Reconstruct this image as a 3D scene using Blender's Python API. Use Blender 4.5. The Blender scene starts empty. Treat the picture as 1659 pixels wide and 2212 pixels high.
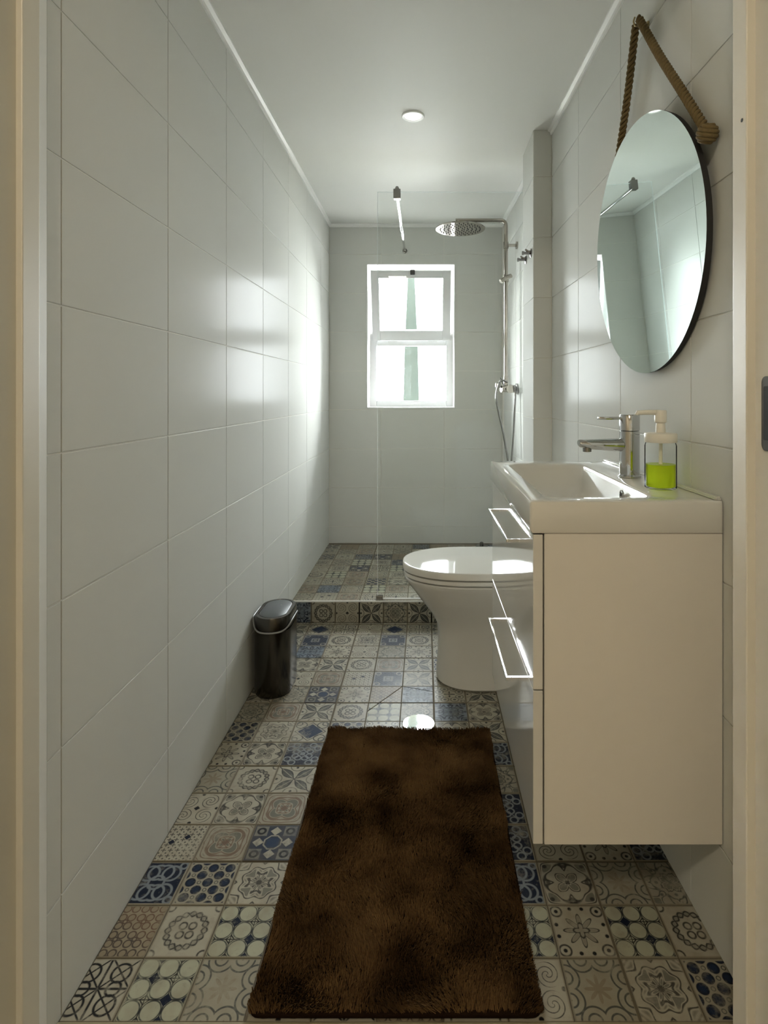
import bpy, bmesh, math, random
import numpy as np
from mathutils import Matrix, Vector

random.seed(7)
rng = np.random.default_rng(7)
C = bpy.context.scene.collection
sc = bpy.context.scene

# ------------------------------------------------------------------ camera
# image 1659 x 2212, focal length 1240 px, vanishing point at (918, 852)
F, VX, VY, H = 1240.0, 918.0, 852.0, 1.08
cam_d = bpy.data.cameras.new('camera')
cam = bpy.data.objects.new('camera', cam_d)
C.objects.link(cam)
cam.location = (0, 0, H)
cam.rotation_euler = (math.pi / 2, 0, 0)
cam_d.sensor_fit = 'VERTICAL'
cam_d.sensor_height = 24.0
cam_d.lens = F / 2212 * 24.0
cam_d.shift_x = (829.5 - VX) / 2212
cam_d.shift_y = -(1106 - VY) / 2212
cam_d.clip_start = 0.02
sc.camera = cam

# ------------------------------------------------------------------ sky, light, exposure
SKY = 10.8
world = bpy.data.worlds.new('overcast_sky')
sc.world = world
world.use_nodes = True
bg = world.node_tree.nodes['Background']
bg.inputs[0].default_value = (0.93, 0.97, 1.0, 1)
bg.inputs[1].default_value = SKY
sc.view_settings.view_transform = 'Standard'
sc.view_settings.look = 'None'
sc.view_settings.exposure = 2.75
sc.view_settings.gamma = 1.0
sc.view_settings.use_curve_mapping = False
HALL_LAMP = 19.5

# ------------------------------------------------------------------ materials
def s2l(c):
    return tuple(((x / 255 + 0.055) / 1.055) ** 2.4 if x / 255 > 0.04045 else x / 255 / 12.92 for x in c)

def mat(name, rgb, rough=0.5, metal=0.0, var=0.04, scale=8.0, bump=0.0, bscale=60.0, coat=0.0, spec=0.5):
    m = bpy.data.materials.new(name)
    m.use_nodes = True
    nt = m.node_tree
    b = nt.nodes['Principled BSDF']
    b.inputs['Roughness'].default_value = rough
    b.inputs['Metallic'].default_value = metal
    b.inputs['Coat Weight'].default_value = coat
    b.inputs['Specular IOR Level'].default_value = spec
    geo = nt.nodes.new('ShaderNodeNewGeometry')
    no = nt.nodes.new('ShaderNodeTexNoise')
    no.inputs['Scale'].default_value = scale
    no.inputs['Detail'].default_value = 3
    nt.links.new(geo.outputs['Position'], no.inputs['Vector'])
    mx = nt.nodes.new('ShaderNodeMix')
    mx.data_type = 'RGBA'
    mx.inputs[6].default_value = tuple(max(0, c * (1 - var)) for c in rgb) + (1,)
    mx.inputs[7].default_value = tuple(min(1, c * (1 + var)) for c in rgb) + (1,)
    nt.links.new(no.outputs['Fac'], mx.inputs[0])
    nt.links.new(mx.outputs[2], b.inputs['Base Color'])
    if bump:
        n2 = nt.nodes.new('ShaderNodeTexNoise')
        n2.inputs['Scale'].default_value = bscale
        nt.links.new(geo.outputs['Position'], n2.inputs['Vector'])
        bp = nt.nodes.new('ShaderNodeBump')
        bp.inputs['Strength'].default_value = bump
        bp.inputs['Distance'].default_value = 0.01
        nt.links.new(n2.outputs['Fac'], bp.inputs['Height'])
        nt.links.new(bp.outputs['Normal'], b.inputs['Normal'])
    return m

def emat(name, rgb, strength):
    m = bpy.data.materials.new(name)
    m.use_nodes = True
    b = m.node_tree.nodes['Principled BSDF']
    b.inputs['Base Color'].default_value = rgb + (1,)
    b.inputs['Emission Color'].default_value = rgb + (1,)
    b.inputs['Emission Strength'].default_value = strength
    return m

def glassmat(name, tint, ior=1.45, body=None, body_w=0.0, rough=0.0):
    """thin clear sheet: straight-through light tinted by the glass, mirror-like at grazing angles"""
    m = bpy.data.materials.new(name)
    m.use_nodes = True
    nt = m.node_tree
    nt.nodes.clear()
    out = nt.nodes.new('ShaderNodeOutputMaterial')
    tr = nt.nodes.new('ShaderNodeBsdfTransparent')
    tr.inputs[0].default_value = tint + (1,)
    gl = nt.nodes.new('ShaderNodeBsdfGlossy')
    gl.inputs['Roughness'].default_value = rough
    fr = nt.nodes.new('ShaderNodeFresnel')
    fr.inputs['IOR'].default_value = ior
    mx = nt.nodes.new('ShaderNodeMixShader')
    nt.links.new(fr.outputs[0], mx.inputs[0])
    last = tr.outputs[0]
    if body:
        tl = nt.nodes.new('ShaderNodeBsdfTranslucent')
        tl.inputs[0].default_value = body + (1,)
        m2 = nt.nodes.new('ShaderNodeMixShader')
        m2.inputs[0].default_value = body_w
        nt.links.new(tr.outputs[0], m2.inputs[1])
        nt.links.new(tl.outputs[0], m2.inputs[2])
        last = m2.outputs[0]
    nt.links.new(last, mx.inputs[1])
    nt.links.new(gl.outputs[0], mx.inputs[2])
    nt.links.new(mx.outputs[0], out.inputs[0])
    return m

M = {}
def glazed(name, rgb, rough, f0, f1):
    m = mat(name, rgb, 0.5, var=0.015, scale=3)
    nt = m.node_tree
    b = nt.nodes['Principled BSDF']
    src = b.inputs['Base Color'].links[0].from_socket
    geo = [n for n in nt.nodes if n.type == 'NEW_GEOMETRY'][0]
    out = [n for n in nt.nodes if n.type == 'OUTPUT_MATERIAL'][0]
    di = nt.nodes.new('ShaderNodeBsdfDiffuse'); gl = nt.nodes.new('ShaderNodeBsdfGlossy')
    gl.inputs['Roughness'].default_value = rough
    nt.links.new(src, di.inputs[0])
    lw = nt.nodes.new('ShaderNodeLayerWeight'); lw.inputs[0].default_value = 0.5
    ma = nt.nodes.new('ShaderNodeMath'); ma.operation = 'MULTIPLY_ADD'
    ma.inputs[1].default_value = f1; ma.inputs[2].default_value = f0
    nt.links.new(lw.outputs['Facing'], ma.inputs[0])
    mx = nt.nodes.new('ShaderNodeMixShader')
    nt.links.new(ma.outputs[0], mx.inputs[0]); nt.links.new(di.outputs[0], mx.inputs[1]); nt.links.new(gl.outputs[0], mx.inputs[2])
    n2 = nt.nodes.new('ShaderNodeTexNoise'); n2.inputs['Scale'].default_value = 9
    nt.links.new(geo.outputs['Position'], n2.inputs['Vector'])
    bp = nt.nodes.new('ShaderNodeBump'); bp.inputs['Strength'].default_value = 0.05; bp.inputs['Distance'].default_value = 0.01
    nt.links.new(n2.outputs['Fac'], bp.inputs['Height'])
    nt.links.new(bp.outputs[0], di.inputs['Normal']); nt.links.new(bp.outputs[0], gl.inputs['Normal'])
    nt.links.new(mx.outputs[0], out.inputs[0])
    nt.nodes.remove(b)
    return m
M['wall_tile'] = glazed('glazed_white_tile', (0.67, 0.675, 0.635), 0.20, 0.004, 0.014)
M['grout_wall'] = mat('pale_grout', (0.80, 0.785, 0.72), 0.8, var=0.06, scale=20)
M['grout_floor'] = mat('sandy_grout', s2l((104, 95, 78)), 0.85, var=0.2, scale=30)
M['ceiling'] = mat('ceiling_paint', (0.80, 0.80, 0.76), 0.5, var=0.012, scale=2, spec=0.12)
M['trim'] = mat('white_trim', (0.86, 0.86, 0.83), 0.4, var=0.02)
M['frame'] = mat('cream_door_frame', (0.70, 0.66, 0.56), 0.42, var=0.03, scale=4)
M['hall'] = mat('hall_paint', (0.66, 0.62, 0.52), 0.8, var=0.03, scale=2)
M['hallfloor'] = mat('hall_floor', (0.38, 0.35, 0.29), 0.6, var=0.2, scale=10)
M['threshold'] = mat('threshold_stone', s2l((150, 140, 112)), 0.5, var=0.12, scale=30)
M['pvc'] = mat('white_window_plastic', (0.80, 0.80, 0.80), 0.35, var=0.01)
M['plaster'] = mat('reveal_paint', (0.82, 0.82, 0.80), 0.6, var=0.02)
M['black'] = mat('black_plastic', (0.012, 0.012, 0.013), 0.4, var=0.2)
M['dark'] = mat('dark_backing', (0.02, 0.018, 0.016), 0.7, var=0.2)
M['chrome'] = mat('chrome', (0.60, 0.60, 0.60), 0.07, 1.0, var=0.02)
M['chrome_dark'] = mat('dark_chrome', (0.30, 0.29, 0.28), 0.14, 1.0, var=0.05)
M['chrome_shower'] = mat('shower_chrome', (0.42, 0.385, 0.34), 0.12, 1.0, var=0.04)
M['chrome_bright'] = mat('polished_steel', (0.90, 0.90, 0.90), 0.03, 1.0, var=0.01)
M['ceramic'] = mat('white_ceramic', (0.68, 0.665, 0.61), 0.06, var=0.008, scale=3, coat=0.3)
M['lacquer'] = mat('gloss_white_lacquer', (0.68, 0.66, 0.61), 0.07, var=0.008, scale=3, coat=0.4)
M['carcass'] = mat('satin_white_board', (0.74, 0.70, 0.63), 0.38, var=0.012, scale=3)
M['steel'] = mat('brushed_dark_steel', (0.10, 0.092, 0.08), 0.22, 1.0, var=0.12, scale=6)
M['lidplastic'] = mat('grey_plastic', (0.10, 0.11, 0.115), 0.35, var=0.06)
M['liner'] = mat('bin_liner', (0.30, 0.30, 0.30), 0.35, var=0.05)
M['rope'] = mat('jute_rope', s2l((112, 94, 58)), 0.9, var=0.3, scale=160, bump=0.25, bscale=900)
M['lime'] = glassmat('lime_soap', (0.86, 0.95, 0.22), 1.12, (0.86, 0.97, 0.16), 0.62)
M['bottle'] = glassmat('clear_bottle', (0.975, 0.985, 0.975), 1.06)
M['pump'] = mat('cream_pump_plastic', (0.78, 0.74, 0.64), 0.4, var=0.02)
M['shower_glass'] = glassmat('shower_glass', (0.972, 0.982, 0.978), 1.42)
M['glass_edge'] = mat('polished_glass_edge', (0.88, 0.93, 0.91), 0.1, var=0.02)
M['pane'] = glassmat('window_glass', (0.96, 0.97, 0.97), 1.35)
M['post'] = mat('pale_green_post', (0.016, 0.025, 0.021), 0.8, var=0.15, scale=12)
M['screwhole'] = M['black']
def mirror_mat():
    m = mat('silvered_glass', (0.80, 0.90, 0.88), 0.0, 1.0, var=0.0)
    return m
M['mirror'] = mirror_mat()
M['downlight'] = emat('downlight_lens', (0.95, 0.95, 0.93), 0.35)
M['halllamp'] = emat('warm_lamp_glass', (1.0, 0.88, 0.70), HALL_LAMP)

# --- printed floor tiles: a small expression builder for math nodes
class X:
    nt = None
    def __init__(s, sock): s.s = sock
    @staticmethod
    def op(kind, *a):
        n = X.nt.nodes.new('ShaderNodeMath')
        n.operation = kind
        for i, v in enumerate(a):
            if isinstance(v, X): X.nt.links.new(v.s, n.inputs[i])
            else: n.inputs[i].default_value = float(v)
        return X(n.outputs[0])
    def __add__(s, o): return X.op('ADD', s, o)
    __radd__ = __add__
    def __sub__(s, o): return X.op('SUBTRACT', s, o)
    def __rsub__(s, o): return X.op('SUBTRACT', o, s)
    def __mul__(s, o): return X.op('MULTIPLY', s, o)
    __rmul__ = __mul__
    def __truediv__(s, o): return X.op('DIVIDE', s, o)
    def __neg__(s): return X.op('MULTIPLY', s, -1)
def ab(a): return X.op('ABSOLUTE', a)
def mn(*a):
    r = a[0]
    for q in a[1:]: r = X.op('MINIMUM', r, q)
    return r
def mxx(*a):
    r = a[0]
    for q in a[1:]: r = X.op('MAXIMUM', r, q)
    return r
def ln(a, b): return X.op('SQRT', a * a + b * b)
def fr(a): return X.op('FRACT', a)
def sn(a): return X.op('SINE', a)
def cs(a): return X.op('COSINE', a)
def at2(a, b): return X.op('ARCTAN2', a, b)
def clamp(a): return mn(mxx(a, 0.0), 1.0)
def line(d, w, s=0.035): return clamp((w - ab(d)) / s + 0.5)
def fill(d, s=0.035): return clamp(0.5 - d / s)            # 1 where d < 0

CREAM, CREAM2, TAN = s2l((166, 161, 145)), s2l((152, 147, 131)), s2l((124, 111, 91))
INK, NAVY, BLUE, GREY, ROSE = s2l((27, 28, 31)), s2l((20, 28, 46)), s2l((32, 50, 76)), s2l((60, 64, 62)), s2l((104, 80, 64))

def pat_lattice(u, v, a, b, r, t):
    qa, qb = a - 0.5, b - 0.5
    d = mn(ab(ln(qa, qb) - 0.30), ab(a - b), ab(a + b - 1.0), ab(a), ab(b))
    d2 = ab(ln(a - 0.5, b) - 0.22)
    m = line(mn(d, d2), 0.038)
    hole = fill(0.09 - r) if False else 1.0
    return CREAM, [(INK, m)]
def pat_ovals(u, v, a, b, r, t):
    p, q = (u + v) * 0.5, (u - v) * 0.5
    fp, fq = fr(p * 3.0 + 0.5) - 0.5, fr(q * 3.0 + 0.5) - 0.5
    d1 = ln(fp * 1.0, fq * 1.0) - 0.42
    d2 = ab(ln(fr(p * 3.0) - 0.5, fr(q * 3.0) - 0.5) - 0.14)
    inside = fill(mxx(a, b) - 0.90)
    return CREAM2, [(NAVY, fill(d1, 0.06) * inside), (BLUE, fill(d1 + 0.16, 0.12) * inside * 0.55), (GREY, line(d2, 0.03) * inside)]
def pat_loops(u, v, a, b, r, t):
    d = mn(ab(ln(a - 0.42, b - 0.42) - 0.34), ab(ln(a - 0.14, b - 0.46) - 0.34), ab(r - 0.30), ab(ln(a - 0.78, b - 0.78) - 0.14))
    inside = fill(mxx(a, b) - 0.92)
    return CREAM2, [(NAVY, inside), (s2l((122, 128, 132)), line(d, 0.045) * inside)]
def pat_octa(u, v, a, b, r, t):
    fu, fv = fr(u * 1.5 + 0.5) - 0.5, fr(v * 1.5 + 0.5) - 0.5
    rr = ln(fu, fv)
    gu, gv = fr(u * 1.5) - 0.5, fr(v * 1.5) - 0.5
    dm = ab(gu) + ab(gv)
    par = fill(u * v)
    return s2l((166, 166, 146)), [(GREY, line(rr - 0.46, 0.03)), (INK, line(mn(ab(gu), ab(gv)), 0.03) * fill(0.42 - rr)), (INK, line(dm - 0.22, 0.04)), (NAVY, fill(dm - 0.30) * par)]
def fili(k1, k2, k3, w, ink=None, base=None, amt=0.9):
    def f(u, v, a, b, r, t):
        g = sn(a * k1) * sn(b * k1) + 0.55 * sn(r * k2 + cs(t * k3) * 1.3)
        g2 = cs((a + b) * k1 * 0.6) * cs((a - b) * k1 * 0.6)
        m = line(g, w, 0.22)
        m2 = fill(0.86 - g2, 0.15)
        return (base or CREAM), [(GREY, fill(0.62 - g, 0.2) * 0.6), ((ink or INK), m * amt), ((ink or INK), m2 * 0.8)]
    return f
pat_filigree = fili(7.0, 9.0, 4, 0.20)
pat_damask = fili(5.0, 13.0, 8, 0.24, None, None, 0.85)
pat_lace = fili(9.5, 6.0, 8, 0.17, GREY, CREAM2, 0.95)
pat_rosette = fili(4.2, 16.0, 4, 0.22, ROSE, CREAM2, 0.8)
pat_bluedamask = fili(6.0, 11.0, 8, 0.30, NAVY, s2l((120, 130, 140)), 0.95)
def pat_cross(u, v, a, b, r, t):
    fu, fv = fr(u * 3.5) - 0.5, fr(v * 3.5) - 0.5
    au, av = ab(fu), ab(fv)
    plus = mn(mxx(au - 0.07, av - 0.34), mxx(av - 0.07, au - 0.34))
    gu, gv = ab(fr(u * 3.5 + 0.5) - 0.5), ab(fr(v * 3.5 + 0.5) - 0.5)
    dots = gu + gv - 0.16
    big = ab(u - 0.285) + ab(v - 0.285) - 0.15
    big2 = ab(u + 0.285) + ab(v) - 0.15
    return CREAM, [(INK, fill(mn(plus, dots), 0.07) * 0.85), (NAVY, fill(mn(big, big2)))]
def pat_petalring(u, v, a, b, r, t):
    k = cs(t * 8.0)
    d = ab(r - 0.64 - 0.10 * k)
    d2 = ab(r - 0.64 + 0.10 * k)
    d3 = ab(ln(a - 0.17, b - 0.17) - 0.13)
    d4 = ab(ln(a - 0.9, b - 0.9) - 0.16)
    return CREAM, [(GREY, line(r - 0.64, 0.10) * 0.45), (INK, line(mn(d, d2, d3, d4), 0.032) * 0.9)]
def pat_leafcross(u, v, a, b, r, t):
    p, q = (a + b) * 0.7071, (a - b) * 0.7071
    leaf = ab(q) - 0.22 * sn(mxx(mn((p - 0.08) * 3.1, 3.14), 0.0))
    vein = line(ab(q), 0.018)
    lobes = mn(ln(a - 0.86, b) - 0.07, ln(a, b - 0.86) - 0.07)
    arcs = ab(ln(a - 0.95, b) - 0.34)
    arcs2 = ab(ln(a, b - 0.95) - 0.34)
    m = fill(leaf) * (1.0 - vein * 0.9)
    return CREAM, [(GREY, m * 0.9), (INK, line(leaf, 0.028) * 0.9), (INK, fill(lobes)), (INK, line(mn(arcs, arcs2), 0.026) * 0.7)]
def pat_diamond(u, v, a, b, r, t):
    l1 = a + b
    g = mn(ab(fr((u + v) * 6.0) - 0.5), ab(fr((u - v) * 6.0) - 0.5))
    inn = fill(l1 - 0.72)
    cor = ab(ln(a - 0.74, b - 0.74) - 0.16)
    cor2 = ab(ln(a - 0.60, b - 0.60) - 0.30)
    return CREAM, [(BLUE, inn), (NAVY, inn * line(g, 0.12) * 0.7), (INK, line(l1 - 0.86, 0.03)), (GREY, line(mn(cor, cor2), 0.03) * (1.0 - inn))]
def pat_bluescroll(u, v, a, b, r, t):
    d = mn(ab(ln(a - 0.36, b - 0.18) - 0.16), ab(ln(a - 0.18, b - 0.36) - 0.16), ab(ln(a - 0.72, b - 0.44) - 0.17), ab(ln(a - 0.44, b - 0.72) - 0.17), ab(r - 0.09))
    dg = mxx(ab(a - b), r - 0.95)
    inside = fill(mxx(a, b) - 0.93)
    return CREAM2, [(NAVY, inside), (s2l((130, 134, 136)), mxx(line(d, 0.036), line(dg, 0.03)) * inside)]
def pat_starcheck(u, v, a, b, r, t):
    w1 = a + b - 0.0
    whites = mn(ab(a - 0.0) + ab(b - 0.62) - 0.24, ab(a - 0.62) + b - 0.24)
    sq = mxx(ab(a - 0.62), ab(b - 0.62)) - 0.27
    fl = ab(ln(a - 0.62, b - 0.62) - 0.15)
    cen = mxx(a, b) - 0.26
    oct_ = ab(mxx(mxx(a, b), (a + b) * 0.72) - 0.36)
    return s2l((40, 48, 64)), [(CREAM, fill(whites)), (CREAM2, fill(sq) * 0.55), (INK, line(fl, 0.05) * fill(sq)), (BLUE, fill(cen)), (CREAM, line(oct_, 0.03) * 0.8)]
def pat_faded(u, v, a, b, r, t):
    fu, fv = fr(u * 1.5) - 0.5, fr(v * 1.5) - 0.5
    d = ab(ln(ab(fu) - 0.24, ab(fv) - 0.24) - 0.20)
    d2 = ab(ln(fu, fv) - 0.11)
    m = line(mn(d, d2), 0.035)
    return s2l((146, 136, 115)), [(TAN, fill(ln(ab(fu) - 0.24, ab(fv) - 0.24) - 0.20) * 0.3), (ROSE, m * 0.95), (GREY, m * fill(u * 0.7 + v - 0.1, 0.6) * 0.7)]
def pat_concsq(u, v, a, b, r, t):
    mxv = mxx(a, b)
    band = fill(ab(mxv - 0.60) - 0.28)
    g = ab(fr((a + b) * 4.0) - 0.5) + ab(fr((a - b) * 4.0) - 0.5) - 0.36
    cor = ab(ln(a - 0.70, b - 0.70) - 0.18)
    return s2l((128, 130, 132)), [(NAVY, band), (s2l((110, 118, 130)), fill(g) * band * 0.6), (CREAM, line(cor, 0.04) * 0.7), (GREY, line(mxv - 0.16, 0.04))]
def pat_curls(u, v, a, b, r, t):
    qa, qb = a - 0.46, b - 0.46
    rr = ln(qa, qb)
    th = at2(qb, qa)
    sp = sn(rr * 19.0 - th)
    m = fill(ab(sp) - 0.32, 0.3) * fill(rr - 0.42)
    dots = ln(a - 0.9, b) - 0.08
    dots2 = ln(a, b - 0.9) - 0.08
    ct = a + b - 0.14
    return CREAM, [(INK, m * 0.85), (INK, fill(mn(dots, dots2, ct)))]
def pat_flower(u, v, a, b, r, t):
    k = cs(t * 8.0)
    d = ab(r - 0.42 - 0.20 * k)
    d2 = ab(r - 0.20 - 0.08 * cs(t * 4.0))
    d3 = ab(ln(a - 0.74, b - 0.74) - 0.20)
    d4 = ln(a - 0.74, b - 0.74) - 0.07
    d5 = mn(ln(a - 0.84, b - 0.22), ln(a - 0.22, b - 0.84)) - 0.07
    return CREAM, [(GREY, fill(r - 0.40 - 0.2 * k) * 0.35), (INK, line(mn(d, d2, d3), 0.032) * 0.9), (INK, fill(mn(d4, d5)))]
def pat_bigscroll(u, v, a, b, r, t):
    rr = ln(a - 0.95, b - 0.35)
    rr2 = ln(a - 0.35, b - 0.95)
    s1 = fill(ab(sn(rr * 15.0)) - 0.42, 0.3) * fill(rr - 0.52)
    s2 = fill(ab(sn(rr2 * 15.0)) - 0.42, 0.3) * fill(rr2 - 0.52)
    return CREAM2, [(GREY, mxx(s1, s2) * 0.9), (TAN, fill(r - 0.3 - 0.15 * cs(t * 8.0)) * 0.6)]
def pat_vines(u, v, a, b, r, t):
    d = mn(ab(ln(a - 0.62, b - 0.30) - 0.24), ab(ln(a - 0.30, b - 0.62) - 0.24), ab(ln(a - 0.80, b - 0.80) - 0.12))
    lv = mn(ln(a - 0.62, b - 0.30) - 0.10, ln(a - 0.30, b - 0.62) - 0.10)
    cx = mxx(mn(a, b) - 0.05, mxx(a, b) - 0.34)
    return CREAM, [(INK, line(d, 0.03) * 0.75), (GREY, fill(lv) * 0.9), (INK, fill(cx))]

PATS = dict(filigree=pat_filigree, damask=pat_damask, lace=pat_lace, rosette=pat_rosette, bluedamask=pat_bluedamask, lattice=pat_lattice, ovals=pat_ovals, loops=pat_loops, octa=pat_octa, cross=pat_cross, petalring=pat_petalring,
            leafcross=pat_leafcross, diamond=pat_diamond, bluescroll=pat_bluescroll, starcheck=pat_starcheck, faded=pat_faded,
            concsq=pat_concsq, curls=pat_curls, flower=pat_flower, bigscroll=pat_bigscroll, vines=pat_vines)

def tile_mat(name, fn):
    m = bpy.data.materials.new('printed_tile_' + name)
    m.use_nodes = True
    nt = m.node_tree
    X.nt = nt
    bs = nt.nodes['Principled BSDF']
    bs.inputs['Roughness'].default_value = 0.36
    bs.inputs['Specular IOR Level'].default_value = 0.16
    uv = nt.nodes.new('ShaderNodeUVMap')
    sp = nt.nodes.new('ShaderNodeSeparateXYZ')
    nt.links.new(uv.outputs[0], sp.inputs[0])
    u = X(sp.outputs[0]) * 2.0 - 1.0
    v = X(sp.outputs[1]) * 2.0 - 1.0
    a, b = ab(u), ab(v)
    r, t = ln(u, v), at2(v, u)
    base, layers = fn(u, v, a, b, r, t)
    geo = nt.nodes.new('ShaderNodeNewGeometry')
    def noise(sc_, det, rough=0.6):
        n = nt.nodes.new('ShaderNodeTexNoise')
        n.inputs['Scale'].default_value = sc_
        n.inputs['Detail'].default_value = det
        n.inputs['Roughness'].default_value = rough
        nt.links.new(geo.outputs['Position'], n.inputs['Vector'])
        return X(n.outputs['Fac'])
    n1, n2, n3 = noise(9, 3), noise(70, 4, 0.7), noise(22, 2)
    wear = clamp((n1 * 1.1 + n2 * 0.9 - 0.60) * 2.4)           # worn print: rubbed away in places
    edge = fill(mxx(a, b) - 0.94, 0.05)
    def mixc(f, c1, c2):
        mx = nt.nodes.new('ShaderNodeMix')
        mx.data_type = 'RGBA'
        for k, c in ((6, c1), (7, c2)):
            if isinstance(c, tuple): mx.inputs[k].default_value = c + (1,)
            else: nt.links.new(c, mx.inputs[k])
        if isinstance(f, X): nt.links.new(f.s, mx.inputs[0])
        else: mx.inputs[0].default_value = f
        return mx.outputs[2]
    stain = clamp((n3 - 0.42) * 2.2)
    col = mixc(stain * 0.55, base, TAN)
    for rgb, mask in layers:
        col = mixc(mask * wear * edge, col, rgb)
    col = mixc((1.0 - edge) * 0.7, col, s2l((118, 109, 90)))
    grime = clamp((n2 - 0.55) * 3.0) * 0.35
    col = mixc(grime, col, s2l((84, 75, 60)))
    nt.links.new(col, bs.inputs['Base Color'])
    bp = nt.nodes.new('ShaderNodeBump')
    bp.inputs['Strength'].default_value = 0.12
    bp.inputs['Distance'].default_value = 0.002
    nt.links.new(n2.s, bp.inputs['Height'])
    nt.links.new(bp.outputs[0], bs.inputs['Normal'])
    return m
TM = {k: tile_mat(k, f) for k, f in PATS.items()}

# ------------------------------------------------------------------ object helpers
def setp(o, label=None, cat=None, group=None, kind=None):
    if label: o['label'] = label
    if cat: o['category'] = cat
    if group: o['group'] = group
    if kind: o['kind'] = kind
    return o

def link(name, me, parent=None, m=None):
    if m is not None and len(me.materials) == 0: me.materials.append(m)
    o = bpy.data.objects.new(name, me)
    C.objects.link(o)
    if parent is not None: o.parent = parent
    return o

def obj(name, bm, m, parent=None, smooth=False):
    me = bpy.data.meshes.new(name)
    bmesh.ops.recalc_face_normals(bm, faces=bm.faces)
    bm.to_mesh(me)
    bm.free()
    if smooth:
        for p in me.polygons: p.use_smooth = True
        if smooth != 'all':
            me.set_sharp_from_angle(angle=math.radians(38))
    return link(name, me, parent, m)

def empty(name, loc=(0, 0, 0)):
    o = bpy.data.objects.new(name, None)
    o.empty_display_size = 0.05
    C.objects.link(o)
    o.location = loc
    return o

def box(bm, x0, x1, y0, y1, z0, z1, bev=0.0, seg=2):
    vs = [bm.verts.new((x, y, z)) for z in (z0, z1) for y in (y0, y1) for x in (x0, x1)]
    fs = [(0, 2, 3, 1), (4, 5, 7, 6), (0, 1, 5, 4), (2, 6, 7, 3), (0, 4, 6, 2), (1, 3, 7, 5)]
    faces = [bm.faces.new([vs[i] for i in f]) for f in fs]
    if bev:
        es = list({e for f in faces for e in f.edges})
        bmesh.ops.bevel(bm, geom=es, offset=bev, segments=seg, affect='EDGES', profile=0.5)

def nbox(*a, **k):
    bm = bmesh.new()
    box(bm, *a, **k)
    return bm

def loft(bm, loops, cap0=True, cap1=True, close=False):
    rings = [[bm.verts.new(p) for p in lp] for lp in loops]
    n = len(rings[0])
    pairs = list(zip(rings, rings[1:]))
    if close: pairs.append((rings[-1], rings[0]))
    for a, b in pairs:
        for i in range(n):
            j = (i + 1) % n
            bm.faces.new((a[i], a[j], b[j], b[i]))
    if not close:
        if cap0: bm.faces.new(list(reversed(rings[0])))
        if cap1: bm.faces.new(rings[-1])

def lathe(bm, prof, center=(0, 0, 0), axis='Z', n=32, cap0=True, cap1=True):
    """prof = [(r, h)...]"""
    cx, cy, cz = center
    loops = []
    for r, h in prof:
        lp = []
        for i in range(n):
            t = 2 * math.pi * i / n
            a, b = r * math.cos(t), r * math.sin(t)
            if axis == 'Z': lp.append((cx + a, cy + b, cz + h))
            elif axis == 'X': lp.append((cx + h, cy + a, cz + b))
            else: lp.append((cx + b, cy + h, cz + a))
        loops.append(lp)
    loft(bm, loops, cap0, cap1)

def tube(bm, pts, r, n=12, cap=True):
    pts = [Vector(p) for p in pts]
    loops = []
    up = None
    for i, p in enumerate(pts):
        d = (pts[min(i + 1, len(pts) - 1)] - pts[max(i - 1, 0)]).normalized()
        if up is None:
            up = Vector((0, 0, 1)) if abs(d.z) < 0.9 else Vector((1, 0, 0))
        s = d.cross(up).normalized()
        up = s.cross(d).normalized()
        rr = r[i] if isinstance(r, (list, tuple)) else r
        loops.append([p + (s * math.cos(2 * math.pi * k / n) + up * math.sin(2 * math.pi * k / n)) * rr for k in range(n)])
    loft(bm, loops, cap, cap)

def spline(pts, n=10):
    P = [Vector(p) for p in pts]
    P = [P[0] * 2 - P[1]] + P + [P[-1] * 2 - P[-2]]
    out = []
    for i in range(1, len(P) - 2):
        for k in range(n):
            t = k / n
            p0, p1, p2, p3 = P[i - 1], P[i], P[i + 1], P[i + 2]
            out.append(0.5 * ((2 * p1) + (p2 - p0) * t + (2 * p0 - 5 * p1 + 4 * p2 - p3) * t * t + (3 * p1 - p0 - 3 * p2 + p3) * t ** 3))
    out.append(P[-2])
    return out

def rrect(x0, x1, y0, y1, r, k=6):
    out = []
    for cx, cy, a0 in ((x1 - r, y1 - r, 0), (x0 + r, y1 - r, 90), (x0 + r, y0 + r, 180), (x1 - r, y0 + r, 270)):
        for i in range(k):
            t = math.radians(a0 + 90 * i / (k - 1))
            out.append((cx + r * math.cos(t), cy + r * math.sin(t)))
    return out

# tile pieces: polygon outline (local u, v), proud by t above the grout, chamfered rim, printed uv over the full cell
def offset_poly(P, d):
    n = len(P)
    out = []
    for i in range(n):
        a, b, c = Vector(P[i - 1]), Vector(P[i]), Vector(P[(i + 1) % n])
        e1, e2 = (b - a).normalized(), (c - b).normalized()
        n1, n2 = Vector((-e1.y, e1.x)), Vector((-e2.y, e2.x))
        k = 1 + n1.dot(n2)
        out.append(b + (n1 + n2) * (d / max(k, 0.2)))
    return out

def tile_mesh(name, P, t, ch, cell=None):
    me = bpy.data.meshes.new(name)
    n = len(P)
    Q = offset_poly(P, ch)
    V = [(p[0], p[1], 0) for p in P] + [(p[0], p[1], t - ch * 0.6) for p in P] + [(q.x, q.y, t) for q in Q]
    Fs = []
    for i in range(n):
        j = (i + 1) % n
        Fs.append((i, j, n + j, n + i))
        Fs.append((n + i, n + j, 2 * n + j, 2 * n + i))
    Fs.append(tuple(range(2 * n, 3 * n)))
    me.from_pydata(V, [], Fs)
    if cell:
        x0, x1, y0, y1 = cell
        uvl = me.uv_layers.new(name='UVMap')
        for lp in me.loops:
            p = me.vertices[lp.vertex_index].co
            uvl.data[lp.index].uv = ((p.x - x0) / (x1 - x0), (p.y - y0) / (y1 - y0))
    me.update()
    return me

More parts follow.
